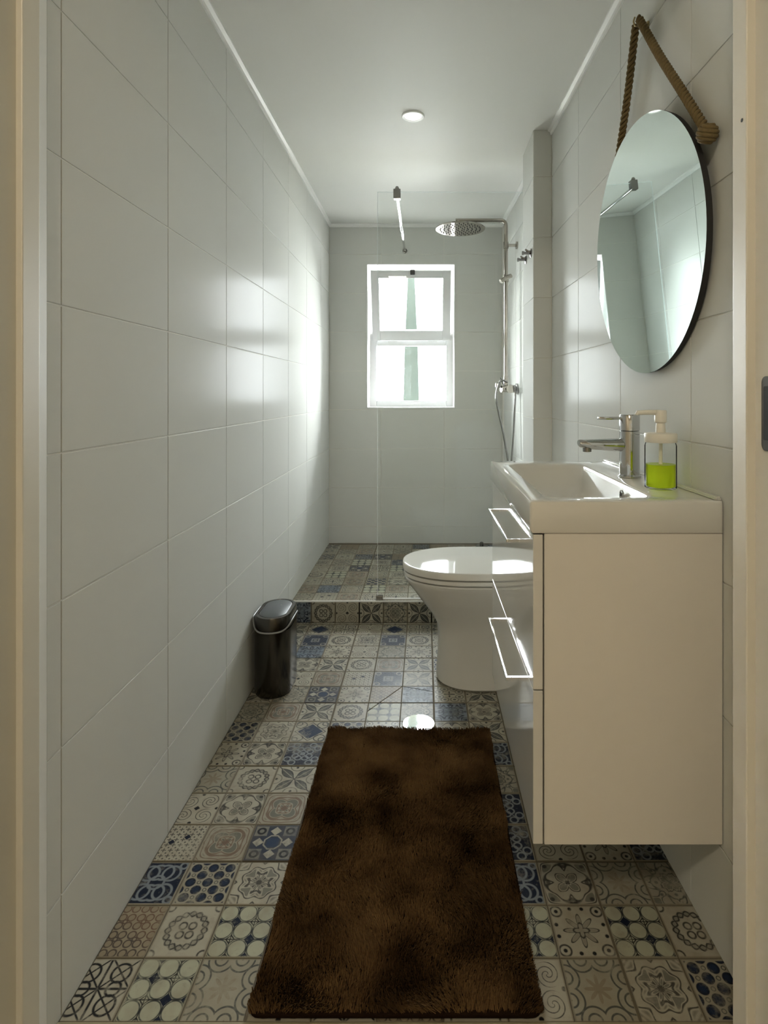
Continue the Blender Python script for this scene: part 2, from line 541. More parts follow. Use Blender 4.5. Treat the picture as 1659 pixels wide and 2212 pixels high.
def clip(P, nx, ny, c):
    """keep nx*x + ny*y <= c"""
    out = []
    for i in range(len(P)):
        a, b = P[i], P[(i + 1) % len(P)]
        da, db = nx * a[0] + ny * a[1] - c, nx * b[0] + ny * b[1] - c
        if da <= 0: out.append(a)
        if da * db < 0:
            t = da / (da - db)
            out.append((a[0] + (b[0] - a[0]) * t, a[1] + (b[1] - a[1]) * t))
    return out

def basis(o, u, v, n, origin):
    o.matrix_world = Matrix(((u[0], v[0], n[0], origin[0]), (u[1], v[1], n[1], origin[1]), (u[2], v[2], n[2], origin[2]), (0, 0, 0, 1)))

def wall_slab(name, rects, thick, m, u, v, n, origin, off=0.0):
    bm = bmesh.new()
    for (a0, a1, b0, b1) in rects: box(bm, a0, a1, b0, b1, -thick, 0)
    o = obj(name, bm, m)
    basis(o, u, v, n, origin)
    return setp(o, kind='structure')

TT, CH, JT = 0.0024, 0.0008, 0.0015           # tile thickness, chamfer, half joint
mesh_cache = {}
def wall_tiles(parent, us, vs, ulim, vlim, hole=None):
    for i in range(len(us) - 1):
        for j in range(len(vs) - 1):
            x0, x1 = max(us[i], ulim[0]), min(us[i + 1], ulim[1])
            y0, y1 = max(vs[j], vlim[0]), min(vs[j + 1], vlim[1])
            if x1 - x0 < 0.012 or y1 - y0 < 0.012: continue
            x0 += JT; x1 -= JT; y0 += JT; y1 -= JT
            polys = [[(x0, y0), (x1, y0), (x1, y1), (x0, y1)]]
            if hole:
                hx0, hx1, hy0, hy1 = hole
                ox0, ox1, oy0, oy1 = max(x0, hx0), min(x1, hx1), max(y0, hy0), min(y1, hy1)
                if ox0 < ox1 and oy0 < oy1:
                    L, R_, B, T = ox0 > x0 + 1e-4, ox1 < x1 - 1e-4, oy0 > y0 + 1e-4, oy1 < y1 - 1e-4
                    polys = []
                    if not L and not R_:
                        if B: polys.append([(x0, y0), (x1, y0), (x1, oy0), (x0, oy0)])
                        if T: polys.append([(x0, oy1), (x1, oy1), (x1, y1), (x0, y1)])
                    elif not B and not T:
                        if L: polys.append([(x0, y0), (ox0, y0), (ox0, y1), (x0, y1)])
                        if R_: polys.append([(ox1, y0), (x1, y0), (x1, y1), (ox1, y1)])
                    elif L and B: polys.append([(x0, y0), (x1, y0), (x1, oy0), (ox0, oy0), (ox0, y1), (x0, y1)])
                    elif R_ and B: polys.append([(x0, y0), (x1, y0), (x1, y1), (ox1, y1), (ox1, oy0), (x0, oy0)])
                    elif L and T: polys.append([(x0, y0), (ox0, y0), (ox0, oy1), (x1, oy1), (x1, y1), (x0, y1)])
                    else: polys.append([(ox1, y0), (x1, y0), (x1, y1), (x0, y1), (x0, oy1), (ox1, oy1)])
            for P in polys:
                xs, ys = [p[0] for p in P], [p[1] for p in P]
                if max(xs) - min(xs) < 0.008 or max(ys) - min(ys) < 0.008: continue
                if len(P) == 4:
                    cx, cy = (min(xs) + max(xs)) / 2, (min(ys) + max(ys)) / 2
                    key = (round(max(xs) - min(xs), 4), round(max(ys) - min(ys), 4))
                    if key not in mesh_cache:
                        w, h_ = key[0] / 2, key[1] / 2
                        mesh_cache[key] = tile_mesh('wall_tile', [(-w, -h_), (w, -h_), (w, h_), (-w, h_)], TT, CH)
                        mesh_cache[key].materials.append(M['wall_tile'])
                    o = link('tile', mesh_cache[key], parent)
                    o.location = (cx, cy, 0)
                else:
                    me = tile_mesh('wall_tile', P, TT, CH)
                    me.materials.append(M['wall_tile'])
                    o = link('tile', me, parent)

# ------------------------------------------------------------------ room shell
XL = -0.630                     # left wall, tile face
A_R, B_R = 0.591, 0.022         # right wall face: x = A_R - B_R * y
def wx(y): return A_R - B_R * y
YB, YF, ZC = 3.774, 0.955, 2.20
STEP_Y, STEP_H = 2.716, 0.103
PX, PY0, PY1 = 0.459, 2.43, 2.69            # pillar: left face x, front and back y
ZL = [1.234 + 0.2555 * k for k in range(-6, 6)]
TW = 0.413

wl = wall_slab('wall_left', [(YF - 0.016, YB + 0.3, 0 - 0.05, ZC + 0.1)], 0.12, M['grout_wall'], (0, 1, 0), (0, 0, 1), (1, 0, 0), (XL - TT, 0, 0))
wall_tiles(wl, [0.995 + TW * k for k in range(-1, 8)], ZL, (YF, YB - 0.001), (0.001, ZC))

nr = math.sqrt(1 + B_R * B_R)
uR, nR = (B_R / nr, -1 / nr, 0), (-1 / nr, -B_R / nr, 0)
orR = (A_R + TT, 0, 0)
wr = wall_slab('wall_right', [(-(YB + 0.1) * nr, -0.93, -0.05, ZC + 0.1)], 0.12, M['grout_wall'], uR, (0, 0, 1), nR, orR)
wall_tiles(wr, [-(1.218 + TW * k) for k in range(6, -3, -1)], ZL, (-(YB - 0.001), -YF), (0.001, ZC))

WIN = (-0.3835, 0.198, 0.989, 1.938)
wb = wall_slab('wall_back', [(XL - 0.1, WIN[0], -0.05, ZC + 0.1), (WIN[1], 0.62, -0.05, ZC + 0.1), (WIN[0], WIN[1], -0.05, WIN[2]), (WIN[0], WIN[1], WIN[3], ZC + 0.1)],
                0.22, M['grout_wall'], (1, 0, 0), (0, 0, 1), (0, -1, 0), (0, YB + TT, 0))
wall_tiles(wb, [-0.701 + TW * k for k in range(0, 4)], ZL, (XL + 0.001, wx(YB) - 0.001), (STEP_H, ZC), WIN)

wp = wall_slab('wall_pillar', [(PX + TT, 0.62, 0, ZC + 0.05)], PY1 - PY0 - TT, M['grout_wall'], (1, 0, 0), (0, 0, 1), (0, -1, 0), (0, PY0 + TT, 0))
wall_tiles(wp, [PX, 0.60], ZL, (PX, wx(PY0) - 0.001), (0.001, ZC))
wps = wall_slab('wall_pillar_side', [(-PY1, -(PY0 + TT), STEP_H * 0, ZC)], 0.002, M['grout_wall'], (0, -1, 0), (0, 0, 1), (-1, 0, 0), (PX + TT, 0, 0))
wall_tiles(wps, [-PY1, -PY0], ZL, (-PY1, -PY0), (0.001, ZC))

# floor with printed tiles
TF = 0.1138
GX = [-0.652 + TF * k for k in range(0, 12)]
ROW0 = 0.986
fl = setp(obj('floor', nbox(XL - 0.1, 0.62, 0.80, STEP_Y + 0.02, -0.10, -TT), M['grout_floor']), kind='structure')

NAMES_LIGHT = ['lattice', 'petalring', 'leafcross', 'flower', 'vines', 'curls', 'faded', 'cross', 'octa', 'bigscroll', 'leafcross', 'filigree', 'damask', 'lace', 'rosette', 'filigree', 'damask', 'lace']
NAMES_DARK = ['ovals', 'loops', 'bluescroll', 'starcheck', 'concsq', 'diamond', 'bluedamask']
FIX = {(0, 0): 'lattice', (1, 0): 'octa', (2, 0): 'bigscroll', (0, 1): 'faded', (1, 1): 'petalring', (2, 1): 'octa', (0, 2): 'loops', (1, 2): 'ovals', (2, 2): 'damask',
       (1, 3): 'cross', (2, 3): 'rosette', (3, 3): 'starcheck', (1, 4): 'curls', (2, 4): 'filigree', (3, 4): 'rosette', (1, 5): 'bigscroll', (2, 5): 'petalring', (3, 5): 'leafcross',
       (1, 6): 'flower', (2, 6): 'filigree', (3, 6): 'bluescroll', (1, 7): 'ovals', (2, 7): 'damask', (3, 7): 'diamond', (1, 8): 'lace', (2, 8): 'rosette', (3, 8): 'leafcross',
       (4, 8): 'petalring', (5, 8): 'octa', (6, 8): 'lace', (4, 7): 'ovals', (5, 7): 'flower', (6, 7): 'lace',
       (2, 9): 'lace', (3, 9): 'starcheck', (4, 9): 'flower', (5, 9): 'faded', (6, 9): 'bluedamask',
       (2, 10): 'curls', (3, 10): 'rosette', (4, 10): 'cross', (5, 10): 'concsq', (6, 10): 'leafcross',
       (2, 11): 'filigree', (3, 11): 'leafcross', (4, 11): 'petalring', (5, 11): 'rosette', (6, 11): 'leafcross',
       (3, 12): 'flower', (4, 12): 'curls', (5, 12): 'lace', (6, 12): 'flower',
       (2, 13): 'concsq', (3, 13): 'petalring', (4, 13): 'damask', (5, 13): 'concsq', (6, 13): 'petalring',
       (2, 14): 'diamond', (3, 14): 'lattice', (4, 14): 'curls', (5, 14): 'diamond', (6, 14): 'lattice',
       (7, 0): 'curls', (8, 0): 'bigscroll', (9, 0): 'damask', (10, 0): 'ovals', (7, 1): 'octa', (8, 1): 'flower', (9, 1): 'octa', (10, 1): 'petalring',
       (7, 2): 'loops', (8, 2): 'filigree', (9, 2): 'bigscroll', (10, 2): 'lace', (7, 3): 'bluescroll', (8, 3): 'curls', (9, 3): 'flower', (7, 4): 'bluescroll'}
FIX = {((c - 1) if r >= 3 and 1 <= c <= 6 else c, r): v for (c, r), v in FIX.items()}
# the cream octagons sit mid-cell on column 2 row 0/1; curls with navy diamonds on column 1 row 0
def pick(c, r, salt=0):
    if salt == 0 and (c, r) in FIX: return FIX[(c, r)]
    q = random.Random(c * 131 + r * 17 + salt * 7919)
    return q.choice(NAMES_DARK) if q.random() < 0.16 else q.choice(NAMES_LIGHT)

full_cache = {}
def cell_tiles(parent, us, vs, ulim, vlim, gu, gv, salt=0, cuts=None):
    """us, vs cell edges; gu / gv: indices (mod 3) that are wide tile joints"""
    for i in range(len(us) - 1):
        for j in range(len(vs) - 1):
            x0, x1, y0, y1 = us[i], us[i + 1], vs[j], vs[j + 1]
            jl = 0.0026 if i % 3 == gu else 0.0010
            jr = 0.0026 if (i + 1) % 3 == gu else 0.0010
            jb = 0.0026 if j % 3 == gv else 0.0010
            jt = 0.0026 if (j + 1) % 3 == gv else 0.0010
            cell = (x0, x1, y0, y1)
            X0, X1, Y0, Y1 = max(x0 + jl, ulim[0]), min(x1 - jr, ulim[1]), max(y0 + jb, vlim[0]), min(y1 - jt, vlim[1])
            if X1 - X0 < 0.01 or Y1 - Y0 < 0.01: continue
            pn = pick(i, j, salt)
            P = [(X0, Y0), (X1, Y0), (X1, Y1), (X0, Y1)]
            pieces = [P]
            if cuts and (i, j) in cuts:
                (ax, ay), (bx_, by_) = cuts[(i, j)]
                dx, dy = bx_ - ax, by_ - ay
                L = math.hypot(dx, dy)
                nx, ny = -dy / L, dx / L
                c0 = nx * ax + ny * ay
                pieces = [clip(P, nx, ny, c0 - 0.0012), clip(P, -nx, -ny, -c0 - 0.0012)]
            for P in pieces:
                if len(P) < 3: continue
                cx, cy = (x0 + x1) / 2, (y0 + y1) / 2
                key = (pn, tuple((round(p[0] - cx, 4), round(p[1] - cy, 4)) for p in P))
                if key not in full_cache:
                    me = tile_mesh('printed_tile', [(p[0] - cx, p[1] - cy) for p in P], TT, 0.0008, (x0 - cx, x1 - cx, y0 - cy, y1 - cy))
                    me.materials.append(TM[pn])
                    full_cache[key] = me
                o = link('tile', full_cache[key], parent)
                o.location = (cx, cy, 0)

GYF = [ROW0 + TF * k for k in range(0, 17)]
c0 = (GX[5], GYF[10])                       # the corner the slope cuts start from
cuts = {(4, 9): (c0, (-0.193, 1.961)), (4, 8): (c0, (-0.193, 1.961)), (5, 9): (c0, (0.030, 2.086))}
# column 4 is x -0.197 .. -0.083
cell_tiles(fl, GX, GYF, (XL, 0.60), (ROW0, STEP_Y - 0.001), 0, 0, 0, cuts)
for ch in fl.children: ch.location.z = -TT

# raised shower floor
st = setp(obj('floor_shower', nbox(XL - 0.05, 0.60, STEP_Y + TT, YB + 0.05, -0.02, STEP_H - TT), M['grout_floor']), kind='structure')
GYS = [3.283 - 0.3414 * 2 + TF * k for k in range(0, 11)]
cell_tiles(st, GX, GYS, (XL, 0.56), (STEP_Y + 0.003, YB), 0, 0, 1)
for ch in st.children: ch.location.z = STEP_H - TT
riser = wall_slab('wall_step', [(XL, 0.56, 0, STEP_H - 0.004)], 0.002, M['grout_floor'], (1, 0, 0), (0, 0, 1), (0, -1, 0), (0, STEP_Y + TT, 0))
cell_tiles(riser, GX, [-0.012, -0.012 + TF], (XL, 0.56), (0.001, STEP_H - 0.006), 0, 5, 2)
setp(obj('trim_1', nbox(XL, wx(STEP_Y), STEP_Y - 0.001, STEP_Y + 0.004, STEP_H - 0.006, STEP_H + 0.0008, bev=0.0006), M['trim']), kind='structure')

# ceiling and cornice
setp(obj('ceiling', nbox(XL - 0.12, 0.70, YF - 0.1, YB + 0.22, ZC, ZC + 0.08), M['ceiling']), kind='structure')
def cornice(name, u, v, n, origin, length):
    bm = bmesh.new()
    prof = [(0, 0), (0.018, 0), (0.018, -0.006), (0.008, -0.012), (0.006, -0.022), (0, -0.022)]
    a = [bm.verts.new((0, p[1], p[0])) for p in prof]
    b = [bm.verts.new((length, p[1], p[0])) for p in prof]
    k = len(prof)
    for i in range(k): bm.faces.new((a[i], a[(i + 1) % k], b[(i + 1) % k], b[i]))
    bm.faces.new(list(reversed(a))); bm.faces.new(b)
    o = obj(name, bm, M['trim'])
    basis(o, u, v, n, origin)
    setp(o, kind='structure')
cornice('trim_2', (0, 1, 0), (0, 0, 1), (1, 0, 0), (XL, YF, ZC), YB - YF)
cornice('trim_3', (1, 0, 0), (0, 0, 1), (0, -1, 0), (XL, YB, ZC), wx(YB) - XL)
cornice('trim_4', uR, (0, 0, 1), nR, (wx(PY0), PY0, ZC), (PY0 - YF))
cornice('trim_5', uR, (0, 0, 1), nR, (wx(YB), YB, ZC), (YB - PY1))

# ------------------------------------------------------------------ doorway behind which the camera stands
XJR = 0.4927
XJL = -0.617
dr = setp(empty('door_1', (0, 0.90, 0)), kind='structure')
def dpart(name, bm, m): 
    o = obj(name, bm, m, dr); o.location = (0, -0.90, 0); return o
bm = bmesh.new(); box(bm, XJL - 0.06, XJL - 0.010, 0.80, 0.92, 0, 2.06, bev=0.002); dpart('jamb', bm, M['frame'])
bm = bmesh.new(); box(bm, XJL - 0.012, XJL, 0.88, 0.92, 0, 2.04, bev=0.002); dpart('door_stop', bm, M['frame'])
bm = bmesh.new(); box(bm, XJR + 0.014, XJR + 0.06, 0.80, 0.92, 0, 2.06, bev=0.002); dpart('jamb', bm, M['frame'])
bm = bmesh.new(); box(bm, XJR, XJR + 0.016, 0.88, 0.92, 0, 2.04, bev=0.002); dpart('door_stop', bm, M['frame'])
bm = bmesh.new(); box(bm, XJL - 0.06, XJR + 0.06, 0.80, 0.92, 2.04, 2.10, bev=0.002); dpart('head_jamb', bm, M['frame'])
bm = bmesh.new(); lathe(bm, [(0.003, 0.0004), (0.003, -0.0004)], (XJR - 0.0002, 0.892, 1.506), 'X', 12); dpart('screw_hole', bm, M['black'])
bm = bmesh.new()
lp = rrect(0.838, 0.862, 0.996, 1.107, 0.010)
loft(bm, [[(XJR + 0.0155, p[0], p[1]) for p in lp], [(XJR + 0.0125, p[0], p[1]) for p in lp]])
plate = dpart('strike_plate', bm, M['steel'])
bm = bmesh.new()
lp = rrect(0.842, 0.856, 1.012, 1.092, 0.003)
loft(bm, [[(XJR + 0.0126, p[0], p[1]) for p in lp], [(XJR + 0.0120, p[0], p[1]) for p in lp]])
o = obj('latch_slot', bm, M['black'], plate)
bm = bmesh.new(); box(bm, XJL - 0.06, XJR + 0.06, 0.80, ROW0 - 0.001, -0.03, 0.004, bev=0.002)
setp(obj('trim_6', bm, M['threshold']), kind='structure')
bm = bmesh.new(); box(bm, XL - 0.012, XL + 0.001, YF - 0.03, YF - 0.0005, 0, ZC); setp(obj('trim_7', bm, M['trim']), kind='structure')
bm = bmesh.new()
box(bm, XJR + 0.06, 1.25, 0.815, YF - 0.01, 0, 2.45)
box(bm, -1.25, XJL - 0.06, 0.815, YF - 0.035, 0, 2.45)
box(bm, XJL - 0.06, XJR + 0.06, 0.815, YF - 0.01, 2.10, 2.45)
setp(obj('wall_front', bm, M['hall']), kind='structure')
# the hall the camera stands in
HX0, HX1, HY0, HZ = -1.25, 1.25, -1.9, 2.42
setp(obj('floor_hall', nbox(HX0, HX1, HY0, 0.80, -0.08, 0.0), M['hallfloor']), kind='structure')
setp(obj('ceiling_hall', nbox(HX0, HX1, HY0, 0.815, HZ, HZ + 0.06), M['hall']), kind='structure')
setp(obj('wall_hall_left', nbox(HX0 - 0.08, HX0, HY0, 0.815, 0, HZ), M['hall']), kind='structure')
setp(obj('wall_hall_right', nbox(HX1, HX1 + 0.08, HY0, 0.815, 0, HZ), M['hall']), kind='structure')
setp(obj('wall_hall_rear', nbox(HX0 - 0.08, HX1 + 0.08, HY0 - 0.08, HY0, 0, HZ), M['hall']), kind='structure')
lampo = setp(empty('hall_lamp', (-0.30, -0.75, HZ)), 'warm glowing round dome lamp on the hall ceiling, seen in the shower glass', 'ceiling lamp')
bm = bmesh.new(); lathe(bm, [(0.12, 0), (0.12, -0.02), (0.115, -0.024)], n=40); obj('base', bm, M['trim'], lampo, True)
bm = bmesh.new(); lathe(bm, [(0.110, -0.022), (0.104, -0.05), (0.085, -0.075), (0.05, -0.092), (0.004, -0.098)], n=40); obj('lamp_shade', bm, M['halllamp'], lampo, True)

# ------------------------------------------------------------------ window
YW = YB + 0.15                                   # face of the fixed frame
wn = setp(empty('window_1', ((WIN[0] + WIN[1]) / 2, YW, WIN[2])), kind='structure')
wo = wn.location.copy()
def wpart(name, bm, m, par=None, smooth=False):
    o = obj(name, bm, m, par or wn, smooth)
    if par is None: o.location = -wo
    return o
bm = bmesh.new()                                # plastered reveal lining
e = 0.006
box(bm, WIN[0], WIN[0] + e, YB - 0.003, YW, WIN[2], WIN[3]); box(bm, WIN[1] - e, WIN[1], YB - 0.003, YW, WIN[2], WIN[3])
box(bm, WIN[0], WIN[1], YB - 0.003, YW, WIN[3] - e, WIN[3]); box(bm, WIN[0], WIN[1], YB - 0.003, YW, WIN[2], WIN[2] + e)
wpart('reveal', bm, M['plaster'])
bm = bmesh.new()
x0, x1, z0, z1 = WIN[0] + e, WIN[1] - e, WIN[2] + e, WIN[3] - e
fw = 0.047
box(bm, x0, x0 + fw, YW, YW + 0.05, z0, z1, bev=0.003); box(bm, x1 - fw, x1, YW, YW + 0.05, z0, z1, bev=0.003)
box(bm, x0 + fw, x1 - fw, YW, YW + 0.05, z0, z0 + 0.042, bev=0.003); box(bm, x0 + fw, x1 - fw, YW, YW + 0.05, z1 - 0.02, z1, bev=0.003)
wpart('window_frame', bm, M['pvc'])
bm = bmesh.new(); box(bm, x0 + fw, x1 - fw, YW, YW + 0.05, 1.412, 1.452, bev=0.003); wpart('transom', bm, M['pvc'])
bm = bmesh.new(); box(bm, x0 + fw - 0.004, x1 - fw + 0.004, YW + 0.024, YW + 0.029, z0 + 0.038, 1.416); wpart('pane', bm, M['pane'])
# bottom-hung sash tipped into the room
SL = 0.468
def tilt(bm):
    bmesh.ops.transform(bm, matrix=Matrix.Translation((-0.0925, YW - 0.006, 1.454)) @ Matrix.Rotation(math.radians(19), 4, 'X'), verts=bm.verts)
    return bm
hw = 0.263
bm = bmesh.new()
sf = 0.053
box(bm, -hw, -hw + sf, -0.03, 0.012, 0, SL, bev=0.003); box(bm, hw - sf, hw, -0.03, 0.012, 0, SL, bev=0.003)
box(bm, -hw + sf, hw - sf, -0.03, 0.012, 0, 0.068, bev=0.003); box(bm, -hw + sf, hw - sf, -0.03, 0.012, SL - 0.05, SL, bev=0.003)
sash = wpart('sash', tilt(bm), M['pvc'])
bm = bmesh.new(); box(bm, -hw + sf - 0.004, hw - sf + 0.004, -0.010, -0.005, 0.064, SL - 0.046); obj('pane', tilt(bm), M['pane'], sash)
bm = bmesh.new(); box(bm, -0.003, 0.027, -0.046, -0.030, SL - 0.026, SL + 0.006, bev=0.004); obj('latch_knob', tilt(bm), M['black'], sash)
for hx in (-0.0925 - 0.128, -0.0925 + 0.142):
    bm = bmesh.new()
    lathe(bm, [(0.006, -0.032), (0.006, 0.032)], (hx, YW - 0.004, 1.449), 'X', 12)
    box(bm, hx - 0.030, hx + 0.030, YW - 0.003, YW + 0.001, 1.434, 1.449)
    wpart('hinge', bm, M['pvc'], None, True)
# slim pale post standing in the yard outside
po = setp(empty('garden_post', (-0.1055, 4.60, 0)), 'pale green post standing outside behind the window panes', 'post')
bm = bmesh.new()
def prect(w, d): return [(-w, -d), (w, -d), (w, d), (-w, d)]
loft(bm, [[(p[0] + (0.002 if z < 1 else -0.004), p[1], z) for p in prect(w, 0.05)] for z, w in ((-0.3, 0.063), (1.05, 0.062), (1.45, 0.053), (2.0, 0.028), (2.4, 0.019))])
obj('shaft', bm, M['post'], po)
bm = bmesh.new(); box(bm, -0.10, 0.10, -0.10, 0.10, -0.5, -0.3); obj('base', bm, M['post'], po)
setp(obj('ground_outside', nbox(-6, 6, YB + 0.20, 14, -0.6, -0.5), mat('yard_ground', (0.30, 0.29, 0.26), 0.9, var=0.2)), kind='structure')
bm = bmesh.new()                               # unseen outer house face, added wide and thick to block oblique sky light
ye = YB + 0.23
box(bm, -5, WIN[0] - 0.01, ye, ye + 0.25, -0.5, 5); box(bm, WIN[1] + 0.01, 5, ye, ye + 0.25, -0.5, 5)
box(bm, WIN[0] - 0.01, WIN[1] + 0.01, ye, ye + 0.25, -0.5, WIN[2] - 0.01); box(bm, WIN[0] - 0.01, WIN[1] + 0.01, ye, ye + 0.25, WIN[3] + 0.01, 5)
setp(obj('wall_sky_block', bm, mat('sky_block_render', (0.45, 0.44, 0.40), 0.9)), kind='structure')
# window opening guides the daylight sampling
pl = bpy.data.lights.new('window_portal', 'AREA')
pl.shape = 'RECTANGLE'; pl.size = WIN[1] - WIN[0]; pl.size_y = WIN[3] - WIN[2]
pl.cycles.is_portal = True
plo = bpy.data.objects.new('window_portal', pl); C.objects.link(plo)
plo.location = ((WIN[0] + WIN[1]) / 2, YB + 0.485, (WIN[2] + WIN[3]) / 2)
plo.rotation_euler = (-math.pi / 2, 0, 0)

# ------------------------------------------------------------------ shower screen
YG = 2.735
XG0, ZG1 = -0.2265, 2.033 + 0.012
ss = setp(empty('shower_screen', (XG0, YG, STEP_H)), 'frameless clear glass shower screen on the raised tiled floor', 'shower screen')
so = ss.location.copy()
def spart(name, bm, m, smooth=False):
    o = obj(name, bm, m, ss, smooth); o.location = -so; return o
bm = bmesh.new()
box(bm, XG0, PX + 0.06, YG - 0.003, YG + 0.003, STEP_H + 0.004, ZG1, bev=0.0014, seg=1)
g = spart('glass_panel', bm, M['shower_glass'])
g.data.materials.append(M['glass_edge'])
for p in g.data.polygons:
    if abs(p.normal.y) < 0.95: p.material_index = 1
bm = bmesh.new(); box(bm, -0.139, -0.125, YG - 0.012, YB - 0.012, 2.016, 2.028, bev=0.002); spart('support_bar', bm, M['chrome'])
bm = bmesh.new(); box(bm, -0.150, -0.116, YG - 0.014, YG + 0.016, 2.010, 2.056, bev=0.002)
lathe(bm, [(0.008, 0), (0.010, 0.006), (0.006, 0.014), (0.001, 0.016)], (-0.133, YG - 0.004, 2.055), n=14); spart('bracket', bm, M['chrome_dark'])
bm = bmesh.new(); lathe(bm, [(0.016, 0), (0.016, -0.008), (0.011, -0.012)], (-0.132, YB, 2.022), 'Y', 18); spart('wall_flange', bm, M['chrome_dark'], True)
bm = bmesh.new(); box(bm, XG0 - 0.006, XG0 + 0.026, YG - 0.010, YG + 0.010, STEP_H, STEP_H + 0.020, bev=0.002); spart('clamp', bm, M['chrome_dark'])
bm = bmesh.new(); box(bm, XG0 + 0.026, PX + 0.05, YG - 0.006, YG + 0.006, STEP_H, STEP_H + 0.006, bev=0.001); spart('bottom_seal', bm, M['trim'])

# ------------------------------------------------------------------ rain shower column on the right wall
YS = 3.224
XS = 0.455
col = setp(empty('shower_column', (XS, YS, 1.10)), 'chrome rain shower column with round head, mixer and hanging hose', 'shower')
co = col.location.copy()
def cpart(name, bm, m, par=None, smooth=True):
    o = obj(name, bm, m, par or col, smooth)
    if par is None: o.location = -co
    return o
ZA = 2.058
bm = bmesh.new()
arc = [(XS - 0.03 + 0.03 * math.cos(t), YS, ZA - 0.03 + 0.03 * math.sin(t)) for t in [math.radians(k * 15) for k in range(0, 7)]]
tube(bm, [(XS, YS, 1.145), (XS, YS, 1.6), (XS, YS, ZA - 0.04)] + arc + [(0.30, YS, ZA), (0.172, YS, ZA - 0.001)], 0.0105, 16)
cpart('riser_pipe', bm, M['chrome_shower'])
bm = bmesh.new()
lathe(bm, [(0.011, 0.0), (0.011, -0.028), (0.018, -0.034)], (0.186, YS, ZA), n=20)
cpart('swivel_joint', bm, M['chrome_shower'])
bm = bmesh.new()
hz = ZA - 0.034
lathe(bm, [(0.02, 0.004), (0.06, 0.0), (0.136, -0.010), (0.140, -0.014), (0.138, -0.018), (0.002, -0.018)], (0.198, YS, hz), n=48)
hd = cpart('shower_head', bm, M['chrome_shower'])
bm = bmesh.new()
for ring, cnt in ((0.022, 6), (0.045, 12), (0.068, 18), (0.091, 24), (0.112, 30)):
    for k in range(cnt):
        t = 2 * math.pi * k / cnt
        lathe(bm, [(0.0032, -0.017), (0.0022, -0.022)], (0.198 + ring * math.cos(t), YS + ring * math.sin(t), hz), n=6, cap0=False)
setp(obj('nozzles', bm, M['black'], hd), kind='stuff')
bm = bmesh.new()
ZBk = 1.08 + 322 * YS / F
lathe(bm, [(0.0085, 0), (0.0085, wx(YS) - XS - 0.009), (0.021, wx(YS) - XS - 0.009), (0.021, wx(YS) - XS - 0.001)], (XS, YS, ZBk), 'X', 20)
lathe(bm, [(0.0145, -0.018), (0.0145, 0.018)], (XS, YS, ZBk), n=18)
cpart('wall_bracket', bm, M['chrome_shower'])
bm = bmesh.new()
zsl = 1.08 + 249 * YS / F
lathe(bm, [(0.016, -0.02), (0.016, 0.02)], (XS, YS, zsl + 0.004), n=18)
tube(bm, [(XS + 0.028, YS - 0.004, zsl + 0.018), (XS, YS - 0.016, zsl + 0.004), (XS - 0.034, YS - 0.026, zsl - 0.018)], 0.0125, 14)
cpart('handset_holder', bm, M['chrome_shower'])
zm = 1.08 + 12 * YS / F                       # mixer axis height
bm = bmesh.new()
tube(bm, [(XS + 0.050, YS, zm), (XS + 0.012, YS - 0.01, zm), (XS - 0.030, YS - 0.02, zm)], 0.019, 18)
lathe(bm, [(0.024, -0.03), (0.024, 0.02)], (XS + 0.02, YS - 0.012, zm), 'Y', 20)
lathe(bm, [(0.013, 0), (0.013, 0.075)], (XS, YS, zm), n=16)
mxr = cpart('mixer_body', bm, M['chrome_shower'])
bm = bmesh.new()
lathe(bm, [(0.030, 0), (0.030, -0.010), (0.022, -0.012), (0.022, -0.040)], (wx(YS) - 0.001, YS, zm), 'X', 22)
cpart('wall_flange', bm, M['chrome_dark'])
bm = bmesh.new()
box(bm, XS - 0.062, XS - 0.030, YS - 0.034, YS - 0.006, zm + 0.004, zm + 0.034, bev=0.006)
tube(bm, [(XS - 0.016, YS - 0.02, zm + 0.02), (XS - 0.034, YS - 0.03, zm + 0.062)], 0.004, 10)
obj('mixer_lever', bm, M['chrome_dark'], mxr, True)
def pw(x, y, d): return ((x - VX) / F * d, d, H - (y - VY) / F * d)
bm = bmesh.new()
hs = [pw(1096, 825, 3.20), pw(1083, 822, 3.18), pw(1075, 838, 3.17), pw(1072, 862, 3.17), pw(1078, 895, 3.17), pw(1087, 935, 3.17), pw(1094, 975, 3.17), pw(1099, 1003, 3.17),
      pw(1104, 1003, 3.17), pw(1107, 970, 3.17), pw(1110, 925, 3.17), pw(1112, 880, 3.17), pw(1113, 850, 3.17), pw(1110, 834, 3.18)]
tube(bm, spline(hs, 8), 0.0058, 10)
cpart('hose', bm, M['chrome_dark'])

# robe hooks on the pillar
for (yy, lab) in ((2.478, 'dark chrome robe hook nearer the pillar front edge'), (2.60, 'dark chrome robe hook nearer the glass screen on the pillar side')):
    hk = setp(empty('robe_hook', (PX, yy, 1.69)), lab, 'hook', 'robe hooks on the tiled pillar')
    bm = bmesh.new(); lathe(bm, [(0.019, 0), (0.019, -0.004), (0.015, -0.006)], axis='X', n=20); obj('base', bm, M['chrome_dark'], hk, True)
    bm = bmesh.new()
    lathe(bm, [(0.006, -0.005), (0.006, -0.030), (0.009, -0.034), (0.009, -0.040)], axis='X', n=14)
    tube(bm, [(-0.006, 0, 0.004), (-0.016, 0, 0.008), (-0.026, 0, 0.016)], [0.006, 0.005, 0.004], 10)
    obj('peg', bm, M['chrome_dark'], hk, True)

